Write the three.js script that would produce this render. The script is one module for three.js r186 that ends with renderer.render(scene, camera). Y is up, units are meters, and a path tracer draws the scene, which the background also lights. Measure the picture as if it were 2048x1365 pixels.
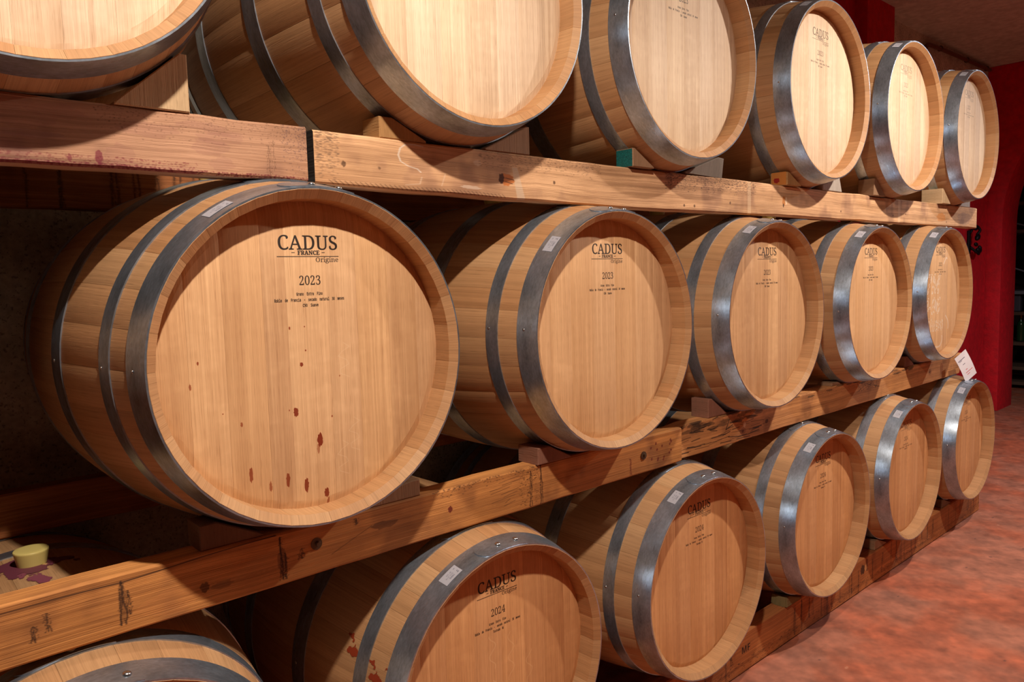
import * as THREE from 'three';
import { mergeGeometries, mergeVertices, toCreasedNormals } from 'three/addons/utils/BufferGeometryUtils.js';
import { RoundedBoxGeometry } from 'three/addons/geometries/RoundedBoxGeometry.js';

/* ---------- camera, exposure, light ---------- */
const renderer = new THREE.WebGLRenderer({ antialias: true });
renderer.toneMapping = THREE.LinearToneMapping;
renderer.toneMappingExposure = 0.485;
renderer.shadowMap.enabled = true;
const scene = new THREE.Scene();
scene.background = new THREE.Color(0x000000);
const camera = new THREE.PerspectiveCamera(2 * Math.atan(682.5 / 1489.4) * 180 / Math.PI, 2048 / 1365, 0.05, 60);
camera.position.set(0, 1.3424, 1.1828);
camera.rotation.set(0, 0, 0, 'YXZ');
camera.rotation.y = -41.642 * Math.PI / 180; camera.rotation.x = -5.021 * Math.PI / 180; camera.rotation.z = -1.561 * Math.PI / 180;
const WARM = 0xffeddb, COOL = 0xf4f2f2;
// x, y, z, colour, power, where it hangs
const LAMPS = [[0.39, 2.70, 1.0, WARM, 31, 'over the large wine-spotted barrel'], [3.02, 2.68, .95, WARM, 29, 'over the middle of the rack'], [5.45, 2.72, 1.1, COOL, 27, 'with a cool white bulb beyond the right end of the rack']];
const CEIL = 3.06, WALL_X = 7.7, BACK_Z = -1.03;

/* ---------- helpers ---------- */
function rng(seed) { let s = seed >>> 0; return () => { s = (s + 0x6d2b79f5) | 0; let t = Math.imul(s ^ (s >>> 15), 1 | s); t = (t + Math.imul(t ^ (t >>> 7), 61 | t)) ^ t; return ((t ^ (t >>> 14)) >>> 0) / 4294967296; }; }
const clamp = (x, a = 0, b = 1) => Math.min(b, Math.max(a, x)), lerp = (a, b, t) => a + (b - a) * t, smooth = (a, b, x) => { const t = clamp((x - a) / (b - a)); return t * t * (3 - 2 * t); };
const used = {};
function numbered(n) { used[n] = (used[n] ?? -1) + 1; return used[n] ? n + '_' + String(used[n]).padStart(3, '0') : n; }
function thing(name, label, category, pos = [0, 0, 0], group) { const o = new THREE.Group(); o.name = numbered(name); o.position.set(...pos); o.userData = { label, category }; if (group) o.userData.group = group; scene.add(o); return o; }
function part(name, geo, mat, parent, label) { const m = new THREE.Mesh(geo, mat); m.name = name; m.castShadow = m.receiveShadow = true; if (label) m.userData.label = label; parent.add(m); return m; }
function struct(name, geo, mat, pos = [0, 0, 0]) { const m = part(name, geo, mat, scene); m.position.set(...pos); m.userData.kind = 'structure'; return m; }

// tileable value noise
function vnoise(px, py, seed) {
  const r = rng(seed), g = new Float32Array(px * py); for (let i = 0; i < g.length; i++) g[i] = r();
  return (x, y) => { x = ((x % 1) + 1) % 1 * px; y = ((y % 1) + 1) % 1 * py; let i = Math.floor(x), j = Math.floor(y), fx = x - i, fy = y - j; fx = fx * fx * (3 - 2 * fx); fy = fy * fy * (3 - 2 * fy); i %= px; j %= py; const i1 = (i + 1) % px, j1 = (j + 1) % py; const a = g[j * px + i], b = g[j * px + i1], c = g[j1 * px + i], d = g[j1 * px + i1]; return (a + (b - a) * fx) + ((c + (d - c) * fx) - (a + (b - a) * fx)) * fy; };
}
function fbm(px, py, oct, seed) { const L = []; for (let o = 0; o < oct; o++) L.push(vnoise(px << o, py << o, seed + o * 17)); let n = 0; for (let o = 0; o < oct; o++) n += 0.5 ** o; return (x, y) => { let s = 0; for (let o = 0; o < oct; o++) s += L[o](x, y) * 0.5 ** o; return s / n; }; }
function canvas(w, h) { const c = document.createElement('canvas'); c.width = w; c.height = h; return c; }
function paint(w, h, fn) { const c = canvas(w, h), x = c.getContext('2d'), im = x.createImageData(w, h), d = im.data; const o = [0, 0, 0, 255]; for (let j = 0; j < h; j++) for (let i = 0; i < w; i++) { o[3] = 255; fn(i / w, j / h, o, i, j); const k = (j * w + i) * 4; d[k] = o[0]; d[k + 1] = o[1]; d[k + 2] = o[2]; d[k + 3] = o[3]; } x.putImageData(im, 0, 0); return c; }
function tex(c, srgb = true, rep) { const t = new THREE.CanvasTexture(c); if (srgb) t.colorSpace = THREE.SRGBColorSpace; t.wrapS = t.wrapT = THREE.RepeatWrapping; if (rep) t.repeat.set(...rep); return t; }
const grey = (v) => clamp(v, 0, 255);
const std = (o) => new THREE.MeshStandardMaterial(o);

// grain lookup: x across the grain, y along it (tileable)
const GW = 512, GH = 512, GR = new Float32Array(GW * GH), PORE = new Float32Array(GW * GH);
{
  const a = vnoise(128, 3, 11), b = vnoise(256, 6, 12), c = vnoise(24, 2, 13), w = fbm(4, 3, 3, 14), p = vnoise(256, 24, 15), q = vnoise(40, 60, 16);
  for (let j = 0; j < GH; j++) for (let i = 0; i < GW; i++) {
    const x = i / GW, y = j / GH, xx = x + (w(x, y) - .5) * .03;
    const pore = smooth(.74, .95, p(xx, y)); PORE[j * GW + i] = pore;
    GR[j * GW + i] = (a(xx, y) - .5) * .45 + (b(xx, y) - .5) * .4 + (c(xx, y) - .5) * .55 + (q(x, y) - .5) * .12;
  }
}
const grain = (x, y) => { const i = Math.floor((((x % 1) + 1) % 1) * GW), j = Math.floor((((y % 1) + 1) % 1) * GH); return GR[j * GW + i]; };
const pore = (x, y) => { const i = Math.floor((((x % 1) + 1) % 1) * GW), j = Math.floor((((y % 1) + 1) % 1) * GH); return PORE[j * GW + i]; };

/* ---------- shared materials ---------- */
const grainMap = paint(1024, 1024, (x, y, o) => { const g = 1 + grain(x, y) * .15 - pore(x, y) * .09; o[0] = grey(222 * g); o[1] = grey(222 * Math.pow(g, 1.08)); o[2] = grey(222 * Math.pow(g, 1.2)); });
const grainBump = paint(512, 512, (x, y, o) => { o[0] = o[1] = o[2] = grey(150 + grain(x, y) * 90 - pore(x, y) * 90); });
const gB = tex(grainBump, false, [4, 1]);
const R0 = rng(5);
const staveMats = [];
for (const [r, g, b] of [[.665, .362, .164], [.68, .375, .172], [.65, .345, .152], [.67, .365, .166], [.615, .313, .132], [.71, .408, .194], [.655, .353, .157]]) {
  const t = tex(grainMap, true, [4, 1]); t.offset.set(R0(), R0());
  staveMats.push(std({ color: new THREE.Color().setRGB(r, g, b), map: t, roughness: .62, bumpMap: gB, bumpScale: .0004 }));
}
const mottle = fbm(6, 6, 5, 31), fineN = fbm(64, 64, 3, 32), brush = vnoise(4, 256, 33);
const steelColor = paint(512, 512, (x, y, o) => { const m = .78 + mottle(x, y) * .34 + (fineN(x, y) - .5) * .2; o[0] = grey(214 * m); o[1] = grey(220 * m); o[2] = grey(228 * m); });
const steelRough = paint(512, 512, (x, y, o) => { const v = 110 + mottle(x * 2, y * 2) * 30 + brush(x, y) * 24; o[0] = o[1] = o[2] = grey(v); });
const steelBump = paint(512, 512, (x, y, o) => { o[0] = o[1] = o[2] = grey(128 + (brush(x, y) - .5) * 90 + (fineN(x, y) - .5) * 60); });
const steel = std({ color: new THREE.Color().setRGB(.64, .72, .80), metalness: .85, roughness: .55, map: tex(steelColor, true, [2.5, 6]), roughnessMap: tex(steelRough, false, [3, 8]), bumpMap: tex(steelBump, false, [3, 8]), bumpScale: .00005 });
const rivetMat = std({ color: new THREE.Color().setRGB(.62, .64, .66), metalness: 1, roughness: .28 });
const plainHead = std({ color: new THREE.Color().setRGB(.6, .37, .18), map: tex(grainMap, true, [3, 1]), roughness: .65 });

/* ---------- barrels ---------- */
const L = .95, RB = .3475, RE = .290, H = L / 2;
const prof = (z) => { const u = z / H; return RB - (RB - RE) * u * u; };
// closed (r, z) profile swept about z between two angles
function sweep(profile, a0, a1, cols, shift = null) {
  const n = profile.length, pos = [], uv = [], idx = [];
  cols.forEach((c, k) => { const a = lerp(a0, a1, c); profile.forEach(([r, z, tag], i) => { const rr = r + (shift ? shift(k, tag) : 0); pos.push(Math.cos(a) * rr, Math.sin(a) * rr, z); uv.push(a * .31, z); }); });
  for (let k = 0; k < cols.length - 1; k++) for (let i = 0; i < n; i++) { const j = (i + 1) % n, A = k * n + i, B = k * n + j, C = (k + 1) * n + j, D = (k + 1) * n + i; idx.push(A, B, C, A, C, D); }
  const flat = Math.abs(Math.abs(a1 - a0) - Math.PI * 2) > 1e-6;
  if (flat) { const v = profile.map(([r, z]) => new THREE.Vector2(r, z)); const tri = THREE.ShapeUtils.triangulateShape(v, []); const e = (cols.length - 1) * n; for (const [a, b, c] of tri) { idx.push(a, b, c); idx.push(e + a, e + c, e + b); } }
  const g = new THREE.BufferGeometry(); g.setAttribute('position', new THREE.Float32BufferAttribute(pos, 3)); g.setAttribute('uv', new THREE.Float32BufferAttribute(uv, 2)); g.setIndex(idx);
  return g;
}
function signedFix(g) { // make faces point outward
  const p = g.attributes.position, ix = g.index.array; let v = 0; const a = new THREE.Vector3(), b = new THREE.Vector3(), c = new THREE.Vector3();
  for (let i = 0; i < ix.length; i += 3) { a.fromBufferAttribute(p, ix[i]); b.fromBufferAttribute(p, ix[i + 1]); c.fromBufferAttribute(p, ix[i + 2]); v += a.dot(b.cross(c)); }
  if (v < 0) for (let i = 0; i < ix.length; i += 3) { const t = ix[i]; ix[i] = ix[i + 1]; ix[i + 1] = t; }
  return g;
}
const D2R = Math.PI / 180;
function staveGeo(deg) {
  const w = deg * D2R, P = [];
  for (let i = 0; i <= 16; i++) { const z = H - .0015 - (L - .003) * i / 16; P.push([prof(z), z, 'o']); }
  P.push([RE - .0015, -H], [.2735, -H + .011], [.2735, -H + .03], [.2715, -H + .055]);
  P.push([.30, -.2], [.30, .2]);
  P.push([.2715, H - .055], [.2735, H - .03], [.2735, H - .011], [RE - .0015, H]);
  const e = .0022 / .31 / w;
  const g = signedFix(sweep(P, -w / 2 + .0006, w / 2 - .0006, [0, e, .5, 1 - e, 1], (k, tag) => (k === 0 || k === 4) ? (tag ? -.0005 : .0003) : 0));
  return toCreasedNormals(g, 32 * D2R);
}
const STAVES = { 9: staveGeo(9), 12: staveGeo(12), 15: staveGeo(15) };
function hoopGeo(za, zb) {
  const T = .0019, P = []; for (let i = 0; i <= 3; i++) { const z = lerp(zb, za, i / 3); P.push([prof(z) + T, z]); } for (let i = 3; i >= 0; i--) { const z = lerp(zb, za, i / 3); P.push([prof(z) - .0012, z]); }
  const cols = []; for (let i = 0; i <= 120; i++) cols.push(i / 120);
  return toCreasedNormals(signedFix(sweep(P, 0, Math.PI * 2, cols)), 30 * D2R);
}
function lapGeo(za, zb, a0, a1) { // riveted overlap, rounded at one end
  const T = .0019, pos = [], idx = [], uv = [], N = 14, M = 4;
  for (let s = 0; s < 2; s++) for (let i = 0; i <= N; i++) { const f = i / N, a = lerp(a0, a1, f), k = f > .78 ? Math.sqrt(Math.max(0, 1 - ((f - .78) / .22) ** 2)) : 1; for (let j = 0; j <= M; j++) { const z = lerp(za, zb, .5 + (j / M - .5) * lerp(.25, 1, k)), r = prof(z) + (s ? T * 2 : T * .5); pos.push(Math.cos(a) * r, Math.sin(a) * r, z); uv.push(a * .31, z); } }
  const at = (s, i, j) => s * (N + 1) * (M + 1) + i * (M + 1) + j;
  for (let i = 0; i < N; i++) for (let j = 0; j < M; j++) { idx.push(at(1, i, j), at(1, i + 1, j), at(1, i + 1, j + 1), at(1, i, j), at(1, i + 1, j + 1), at(1, i, j + 1)); }
  for (let i = 0; i < N; i++) for (const j of [0, M]) idx.push(at(0, i, j), at(0, i + 1, j), at(1, i + 1, j), at(0, i, j), at(1, i + 1, j), at(1, i, j));
  for (let j = 0; j < M; j++) for (const i of [0, N]) idx.push(at(0, i, j), at(1, i, j), at(1, i, j + 1), at(0, i, j), at(1, i, j + 1), at(0, i, j + 1));
  const g = new THREE.BufferGeometry(); g.setAttribute('position', new THREE.Float32BufferAttribute(pos, 3)); g.setAttribute('uv', new THREE.Float32BufferAttribute(uv, 2)); g.setIndex(idx); return toCreasedNormals(g, 40 * D2R);
}
const HOOPS = [[H - .053, H - .0005], [H - .141, H - .107], [H - .362, H - .312]];
const hoopGeos = HOOPS.map(([a, b]) => hoopGeo(a, b)), rearGeos = HOOPS.map(([a, b]) => hoopGeo(-b, -a));
const lapGeos = HOOPS.map(([a, b]) => lapGeo(a + .002, b - .002, 79 * D2R, 104 * D2R));
const rivetGeo = (() => { const g = new THREE.SphereGeometry(.0068, 14, 8, 0, Math.PI * 2, 0, Math.PI / 2); g.scale(1, .62, 1); return g; })();
const nailGeo = (() => { const g = new THREE.SphereGeometry(.0034, 10, 6, 0, Math.PI * 2, 0, Math.PI / 2); g.scale(1, .5, 1); return g; })();
function onSurface(m, a, z, lift) { const r = prof(z) + lift; m.position.set(Math.cos(a) * r, Math.sin(a) * r, z); m.rotation.z = a - Math.PI / 2; return m; }
function patchGeo(a0, a1, z0, z1, lift) { // thin patch lying on the barrel
  const pos = [], uv = [], idx = [], N = 12, M = 6;
  for (let i = 0; i <= N; i++) for (let j = 0; j <= M; j++) { const a = lerp(a0, a1, i / N), z = lerp(z0, z1, j / M), r = prof(z) + lift; pos.push(Math.cos(a) * r, Math.sin(a) * r, z); uv.push(i / N, j / M); }
  for (let i = 0; i < N; i++) for (let j = 0; j < M; j++) { const A = i * (M + 1) + j, B = A + M + 1; idx.push(A, B, B + 1, A, B + 1, A + 1); }
  const g = new THREE.BufferGeometry(); g.setAttribute('position', new THREE.Float32BufferAttribute(pos, 3)); g.setAttribute('uv', new THREE.Float32BufferAttribute(uv, 2)); g.setIndex(idx); g.computeVertexNormals();
  return g;
}
// heads
const RH = .2732, HS = .56;
function boardGeo(x0, x1) {
  const g = .0004, e = .0014, xs = [x0 + .0001, x0 + e, lerp(x0, x1, .25), lerp(x0, x1, .5), lerp(x0, x1, .75), x1 - e, x1 - .0001].map((x) => clamp(x, -RH + .0006, RH - .0006));
  const pos = [], uv = [], idx = [], RI = .257, back = -.02, K = 8, n = xs.length;
  for (let s = 0; s < 2; s++) xs.forEach((x, i) => {
    const Y = Math.sqrt(Math.max(0, RH * RH - x * x)), Yi = Math.abs(x) < RI ? Math.sqrt(RI * RI - x * x) : Y * .5;
    for (const y of [-Y, -lerp(Yi, Y, .5), -Yi, -Yi * .4, Yi * .4, Yi, lerp(Yi, Y, .5), Y]) { const d = Math.hypot(x, y); let z = -Math.max(0, d - RI) * .35; if (i === 0 || i === n - 1) z -= g; pos.push(x, y, s ? back : z); uv.push(x / HS + .5, y / HS + .5); }
  });
  const at = (s, i, j) => s * n * K + i * K + j;
  for (let i = 0; i < n - 1; i++) for (let j = 0; j < K - 1; j++) { idx.push(at(0, i, j), at(0, i + 1, j), at(0, i + 1, j + 1), at(0, i, j), at(0, i + 1, j + 1), at(0, i, j + 1)); idx.push(at(1, i, j), at(1, i + 1, j + 1), at(1, i + 1, j), at(1, i, j), at(1, i, j + 1), at(1, i + 1, j + 1)); }
  for (let j = 0; j < K - 1; j++) { idx.push(at(0, 0, j), at(0, 0, j + 1), at(1, 0, j + 1), at(0, 0, j), at(1, 0, j + 1), at(1, 0, j)); idx.push(at(0, n - 1, j), at(1, n - 1, j + 1), at(0, n - 1, j + 1), at(0, n - 1, j), at(1, n - 1, j), at(1, n - 1, j + 1)); }
  for (let i = 0; i < n - 1; i++) { idx.push(at(0, i, 0), at(1, i + 1, 0), at(0, i + 1, 0), at(0, i, 0), at(1, i, 0), at(1, i + 1, 0)); idx.push(at(0, i, K - 1), at(0, i + 1, K - 1), at(1, i + 1, K - 1), at(0, i, K - 1), at(1, i + 1, K - 1), at(1, i, K - 1)); }
  const q = new THREE.BufferGeometry(); q.setAttribute('position', new THREE.Float32BufferAttribute(pos, 3)); q.setAttribute('uv', new THREE.Float32BufferAttribute(uv, 2)); q.setIndex(idx); return toCreasedNormals(q, 20 * D2R);
}
function boardCuts(seed) { const r = rng(seed), c = [-RH]; let x = -RH + .05 + r() * .03; while (x < RH - .045) { c.push(x); x += .055 + r() * .028; } c.push(RH); return c; }
const flecks = fbm(10, 26, 3, 71), blot = fbm(5, 5, 4, 72), dark = fbm(3, 9, 4, 73);
function headCanvas(S, cuts, seed, base, year, third, fade, extra) {
  const r = rng(seed), tone = cuts.map(() => [.925 + r() * .14, (r() - .5) * .06, r(), r(), r() < .45]);
  const c = paint(S, S, (x, y, o) => {
    const lx = (x - .5) * HS; let b = 0; while (b < cuts.length - 2 && lx > cuts[b + 1]) b++;
    const t = tone[b], gx = x * 3.1 + t[2], gy = y * 1.05 + t[3];
    let g = 1 + grain(gx, gy) * .15 + grain(gx * 2.3 + .4, gy * .8) * .11 - pore(gx * 1.7, gy * .7) * .12;
    if (t[4]) g += smooth(.5, .8, flecks(x * 1.3 + t[3], y * .9 + t[2])) * .035; // ray flecks
    g *= t[0] * (.98 + blot(x + t[2], y) * .04);
    const hue = t[1];
    o[0] = grey(base[0] * Math.pow(g, .75)); o[1] = grey(base[1] * Math.pow(g, 1) * (1 - hue * .3)); o[2] = grey(base[2] * Math.pow(g, 1.2) * (1 - hue));
  });
  const k = c.getContext('2d'), P = (v) => v / HS * S, X = (v) => P(v) + S / 2, Y = (v) => S / 2 - P(v);
  const write = (text, cx, base, width, height, font, heavy = 0) => { k.save(); k.font = font.replace('@', '100px'); const m = k.measureText(text); const cap = font.includes('mono') ? 70 : 72; k.translate(X(cx), Y(base)); k.scale(P(width) / m.width, P(height) / cap); k.textAlign = 'center'; k.fillText(text, 0, 0); if (heavy) { k.lineWidth = heavy; k.strokeText(text, 0, 0); } k.restore(); };
  if (year) {
    k.fillStyle = `rgba(26,15,9,${fade})`; k.strokeStyle = k.fillStyle;
    write('CADUS', .001, .1885, .115, .0245, '@ serif', 2.2);
    write('FRANCE', .001, .1795, .042, .0072, 'bold @ serif', 6);
    k.fillRect(X(-.031), Y(.1838), P(.006), P(.0012)); k.fillRect(X(.026), Y(.1838), P(.006), P(.0012));
    k.fillRect(X(-.058), Y(.1770), P(.117), P(.0013));
    write('Origine', .036, .1665, .045, .0082, '@ serif', 2);
    write(year, .001, .127, .042, .0165, '@ serif', 1.5);
    write('Grano  Extra  Fino', -.001, .1085, .050, .0050, '@ monospace', 9);
    write('Roble  de  Francia  -  secado  natural  30  meses', 0, .0985, .133, .0050, '@ monospace', 9);
    write(third, 0, .0885, .030, .0050, '@ monospace', 9);
  }
  extra?.(k, X, Y, P, rng(seed + 9));
  return c;
}
function blob(k, x, y, rx, ry, r, rot = 0) { k.beginPath(); for (let i = 0; i <= 22; i++) { const a = i / 22 * Math.PI * 2, q = i === 22 ? 1 : .78 + r() * .4; const px = Math.cos(a) * rx * q, py = Math.sin(a) * ry * q; k.lineTo(x + px * Math.cos(rot) - py * Math.sin(rot), y + px * Math.sin(rot) + py * Math.cos(rot)); } k.fill(); }
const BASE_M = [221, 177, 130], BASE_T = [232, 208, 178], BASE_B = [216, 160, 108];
function drips(k, X, Y, P, r) { // wine runs on the first barrel's head
  for (const [x, y, w, h, a] of [[-.038, -.095, .0042, .0085, .9], [-.023, -.012, .003, .0042, .9], [.005, -.151, .0055, .0125, .95], [-.025, -.228, .004, .0125, .85], [.013, -.250, .0045, .0085, .9], [.017, -.27, .0022, .012, .6], [-.042, .053, .0016, .003, .8], [-.014, .054, .0012, .0012, .8], [-.124, -.190, .0032, .0135, .7], [-.059, -.212, .0035, .012, .75], [-.091, -.217, .0026, .009, .55], [-.2, .007, .0016, .003, .8], [-.214, -.03, .0018, .0055, .6], [-.014, .012, .0014, .0018, .8], [-.135, -.102, .0022, .004, .6], [.05, -.04, .0012, .0018, .6], [-.165, -.08, .0012, .0012, .7], [-.05, -.09, .001, .0016, .7], [.031, -.112, .0015, .002, .7], [.001, -.167, .0028, .009, .4]]) { k.fillStyle = `rgba(128,42,14,${a})`; blob(k, X(x), Y(y), P(w), P(h), r); }
  k.strokeStyle = 'rgba(236,205,165,.35)'; k.lineWidth = P(.0015); for (const [x, y] of [[.06, .02], [.075, -.12], [.05, -.16]]) { k.beginPath(); for (let i = 0; i < 9; i++) k.lineTo(X(x + Math.sin(i * 1.7) * .012), Y(y - i * .008)); k.stroke(); }
}
function figure(k, X, Y, P, r) { // swirling ray figure in the oak of the 2024 barrel
  k.lineWidth = P(.0022); for (const [x, y, n, c] of [[-.012, -.02, 8, 'rgba(240,200,150,.55)'], [.02, -.05, 8, 'rgba(240,200,150,.5)'], [-.02, .085, 5, 'rgba(240,200,150,.4)'], [.035, .075, 7, 'rgba(240,200,150,.35)'], [.09, .01, 6, 'rgba(240,200,150,.3)']]) { k.strokeStyle = c; k.beginPath(); for (let i = 0; i < n * 4; i++) k.lineTo(X(x + Math.sin(i * .55 + x * 90) * .009 + r() * .002), Y(y - i * .0042)); k.stroke(); }
}
function chalk(k, X, Y, P, r) { // white chalk handwriting
  const say = (t, x, y, w, h) => { k.save(); k.font = 'italic 100px sans-serif'; const m = k.measureText(t); k.translate(X(x), Y(y)); k.scale(P(w) / m.width, P(h) / 72); k.lineWidth = 5; k.setLineDash([26, 11, 9, 14]); k.strokeStyle = 'rgba(244,240,232,.6)'; k.strokeText(t, 0, 0); k.restore(); };
  say('7M', -.17, .005, .16, .085); say('4-96', -.19, -.085, .19, .07); say('Nuevo', -.145, -.165, .19, .06);
  k.strokeStyle = 'rgba(246,243,236,.5)'; k.lineWidth = P(.007); k.beginPath(); k.moveTo(X(.075), Y(-.1)); k.quadraticCurveTo(X(.13), Y(-.13), X(.11), Y(-.165)); k.stroke();
  k.beginPath(); k.moveTo(X(-.1), Y(-.225)); k.quadraticCurveTo(X(-.02), Y(-.25), X(.02), Y(-.235)); k.quadraticCurveTo(X(.05), Y(-.21), X(.035), Y(-.19)); k.stroke();
  k.beginPath(); k.moveTo(X(.04), Y(.135)); k.lineTo(X(.07), Y(.165)); k.lineTo(X(.085), Y(.16)); k.stroke();
}
const CUT_M1 = [-RH, -.215, -.155, -.087, -.045, .033, .092, .159, .222, RH];
const HEAD = {};
function head(key, S, seed, base, year, third, fade, extra, cuts) {
  cuts ??= boardCuts(seed); const t = tex(headCanvas(S, cuts, seed, base, year, third, fade, extra));
  t.wrapS = t.wrapT = THREE.ClampToEdgeWrapping;
  HEAD[key] = { geos: cuts.slice(1).map((c, i) => boardGeo(cuts[i], c)), mat: std({ map: t, roughness: .6, bumpMap: gB, bumpScale: .0003 }) };
}
const M3RD = 'C90  Suave', B3RD = 'Tostado  M';
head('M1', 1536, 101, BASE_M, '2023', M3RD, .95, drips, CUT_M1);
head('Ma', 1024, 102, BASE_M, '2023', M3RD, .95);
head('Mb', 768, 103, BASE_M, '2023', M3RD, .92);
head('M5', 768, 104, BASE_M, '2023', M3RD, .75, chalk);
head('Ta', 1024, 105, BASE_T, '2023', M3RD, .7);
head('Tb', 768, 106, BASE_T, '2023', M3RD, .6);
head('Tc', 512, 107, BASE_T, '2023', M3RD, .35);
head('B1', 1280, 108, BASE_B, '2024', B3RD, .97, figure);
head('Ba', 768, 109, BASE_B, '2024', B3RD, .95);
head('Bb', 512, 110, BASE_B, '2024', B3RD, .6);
// sticker print
const stickerTex = (() => { const c = canvas(256, 128), k = c.getContext('2d'), r = rng(7); k.fillStyle = '#e4e4e8'; k.fillRect(0, 0, 256, 128); k.fillStyle = 'rgba(70,74,96,.75)'; k.font = 'bold 26px monospace'; k.fillText('CADUS', 92, 44); k.font = '22px monospace'; k.fillText('2023 0118', 84, 70); k.fillText('BX 225', 92, 96); k.fillRect(28, 26, 26, 8); k.fillRect(30, 44, 18, 8); k.fillRect(34, 90, 22, 6); return tex(c); })();
const stickerMat = std({ color: 0xbcbcc4, map: stickerTex, roughness: .55 });
const bungMat = std({ color: new THREE.Color().setRGB(.72, .60, .20), roughness: .42 });
const bungGeo = (() => { const pts = [[0, -.02], [.022, -.02], [.0245, -.002], [.030, .026], [.0305, .029], [.029, .031], [.02, .0318], [0, .0318]].map((p) => new THREE.Vector2(...p)); return new THREE.LatheGeometry(pts, 40); })();
const stickerGeo = patchGeo(113.5 * D2R, 122.5 * D2R, H - .041, H - .016, .0026);

function buildBarrel(key, x, y, z, label, headKey, seed, opts = {}) {
  const t = thing('wine_barrel', label, 'barrel', [x, y - RB, z - H]); const r = rng(seed);
  const axis = (m) => { m.position.y += RB; return m; };
  // staves
  let seq = [], sum = 0; while (sum < 360) { const d = [9, 12, 12, 15][Math.floor(r() * 4)]; if (360 - sum - d === 0 || 360 - sum - d >= 9) { seq.push(d); sum += d; } }
  let a = r() * 10; let last = -1;
  for (const d of seq) { let k; do { k = Math.floor(r() * staveMats.length); } while (k === last); last = k; const s = axis(part('stave', STAVES[d], staveMats[k], t)); s.rotation.z = (a + d / 2) * D2R; a += d; }
  // heads
  const hd = HEAD[headKey];
  for (const g of hd.geos) { const b = axis(part('head_board', g, hd.mat, t)); b.position.z = H - .047; }
  const rear = axis(part('rear_head', new THREE.CylinderGeometry(.272, .272, .018, 48).rotateX(Math.PI / 2), plainHead, t)); rear.position.z = -H + .046;
  // hoops
  const lap = (opts.lap ?? 0) * D2R;
  hoopGeos.forEach((g, i) => {
    const h = axis(part(i ? (i === 1 ? 'quarter_hoop' : 'bilge_hoop') : 'head_hoop', g, steel, t));
    const [za, zb] = HOOPS[i], zm = (za + zb) / 2, o = i === 0 ? 0 : (i === 1 ? 3 : -4) * D2R;
    const l = part('hoop_lap', lapGeos[i], steel, h); l.rotation.z = lap + o;
    for (const q of i ? [90] : [93, 83]) { onSurface(part('rivet', rivetGeo, rivetMat, h), q * D2R + lap + o, zm + .004, .0036); }
    if (i === 2) onSurface(part('rivet', rivetGeo, rivetMat, h), 82 * D2R + lap + o, zm, .0036);
    onSurface(part('nail', nailGeo, rivetMat, h), (opts.nail ?? 176) * D2R, zm - .008, .0018);
  });
  rearGeos.forEach((g, i) => axis(part(i ? (i === 1 ? 'quarter_hoop' : 'bilge_hoop') : 'head_hoop', g, steel, t)));
  if (opts.sticker !== false) { const s = axis(part('label_sticker', stickerGeo, stickerMat, t, 'small white printed sticker')); s.rotation.z = (opts.sticker ?? 0) * D2R; }
  const bg = part('bung', bungGeo, bungMat, t, opts.bungLabel); bg.position.set(opts.bungX ?? 0, 2 * RB - .002, opts.bungZ ?? 0);
  return t;
}
const B = {
  M1: [.610, 1.209, .012], M2: [1.414, 1.201, .003], M3: [2.187, 1.196, -.002], M4: [2.967, 1.197, -.005], M5: [3.706, 1.206, -.005],
  T00: [-.57, 1.938, 0], M0: [-.165, 1.205, 0], T0: [.204, 1.938, .004], T1: [.997, 1.938, .004], T2: [1.742, 1.935, .002], T3: [2.540, 1.934, -.006], T4: [3.265, 1.932, -.001], T5: [3.994, 1.934, .006],
  B0: [.236, .460, 0], B1: [1.029, .463, 0], B2: [1.804, .457, .001], B3: [2.572, .461, .002], B4: [3.339, .466, -.002], B5: [4.110, .469, -.006],
};
const bar = (k, label, headKey, seed, opts) => buildBarrel(k, ...B[k], label, headKey, seed, opts);
bar('T00', 'oak barrel in the dark beyond the left edge of the top row', 'Tc', 27, { sticker: false });
bar('M0', 'oak barrel in the dark beyond the left edge of the middle row', 'Tc', 28, { sticker: false });
bar('T0', 'oak barrel cut off at the top left corner, leftmost of the top row', 'Tb', 21);
bar('T1', 'large pale-headed oak barrel in the top row, resting right of the beam joint', 'Ta', 22);
bar('T2', 'pale-headed oak barrel in the top row, chocked by a green-ended wedge', 'Ta', 23, { nail: 174 });
bar('T3', 'pale-headed oak barrel in the top row with printed head, third from the right', 'Tb', 24, { nail: 181.5 });
bar('T4', 'oak barrel in the top row standing before the red pillar, second from the right', 'Tc', 25);
bar('T5', 'rightmost oak barrel of the top row, at the end of the upper beam', 'Tc', 26);
const m1 = bar('M1', 'biggest oak barrel in view, middle row, head spotted with red wine drips', 'M1', 31, { sticker: 4.5, nail: 179, lap: -3 });
bar('M2', 'oak barrel stamped 2023 in the middle row, right beside the wine-spotted one', 'Ma', 32, { sticker: 17 });
bar('M3', 'middle barrel of the five stamped 2023 in the middle row', 'Mb', 33, { sticker: -1, nail: 177 });
bar('M4', 'oak barrel of the middle row beside the chalk-marked one, fourth from the left', 'Ma', 34, { nail: 183 });
bar('M5', 'oak barrel with white chalk handwriting on its head, right end of middle row', 'M5', 35);
const b0 = bar('B0', 'bottom-row oak barrel in the lower left corner with a yellow bung on top', 'Bb', 41, { bungLabel: 'pale yellow bung', sticker: false, bungX: -.006, bungZ: -.03 });
const b1 = bar('B1', 'large oak barrel stamped 2024 in the bottom row with red-brown stains beside its hoop', 'B1', 42, { nail: 175 });
bar('B2', 'oak barrel stamped 2024, bottom row, fourth from the right', 'Ba', 43, { nail: 174.5 });
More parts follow.
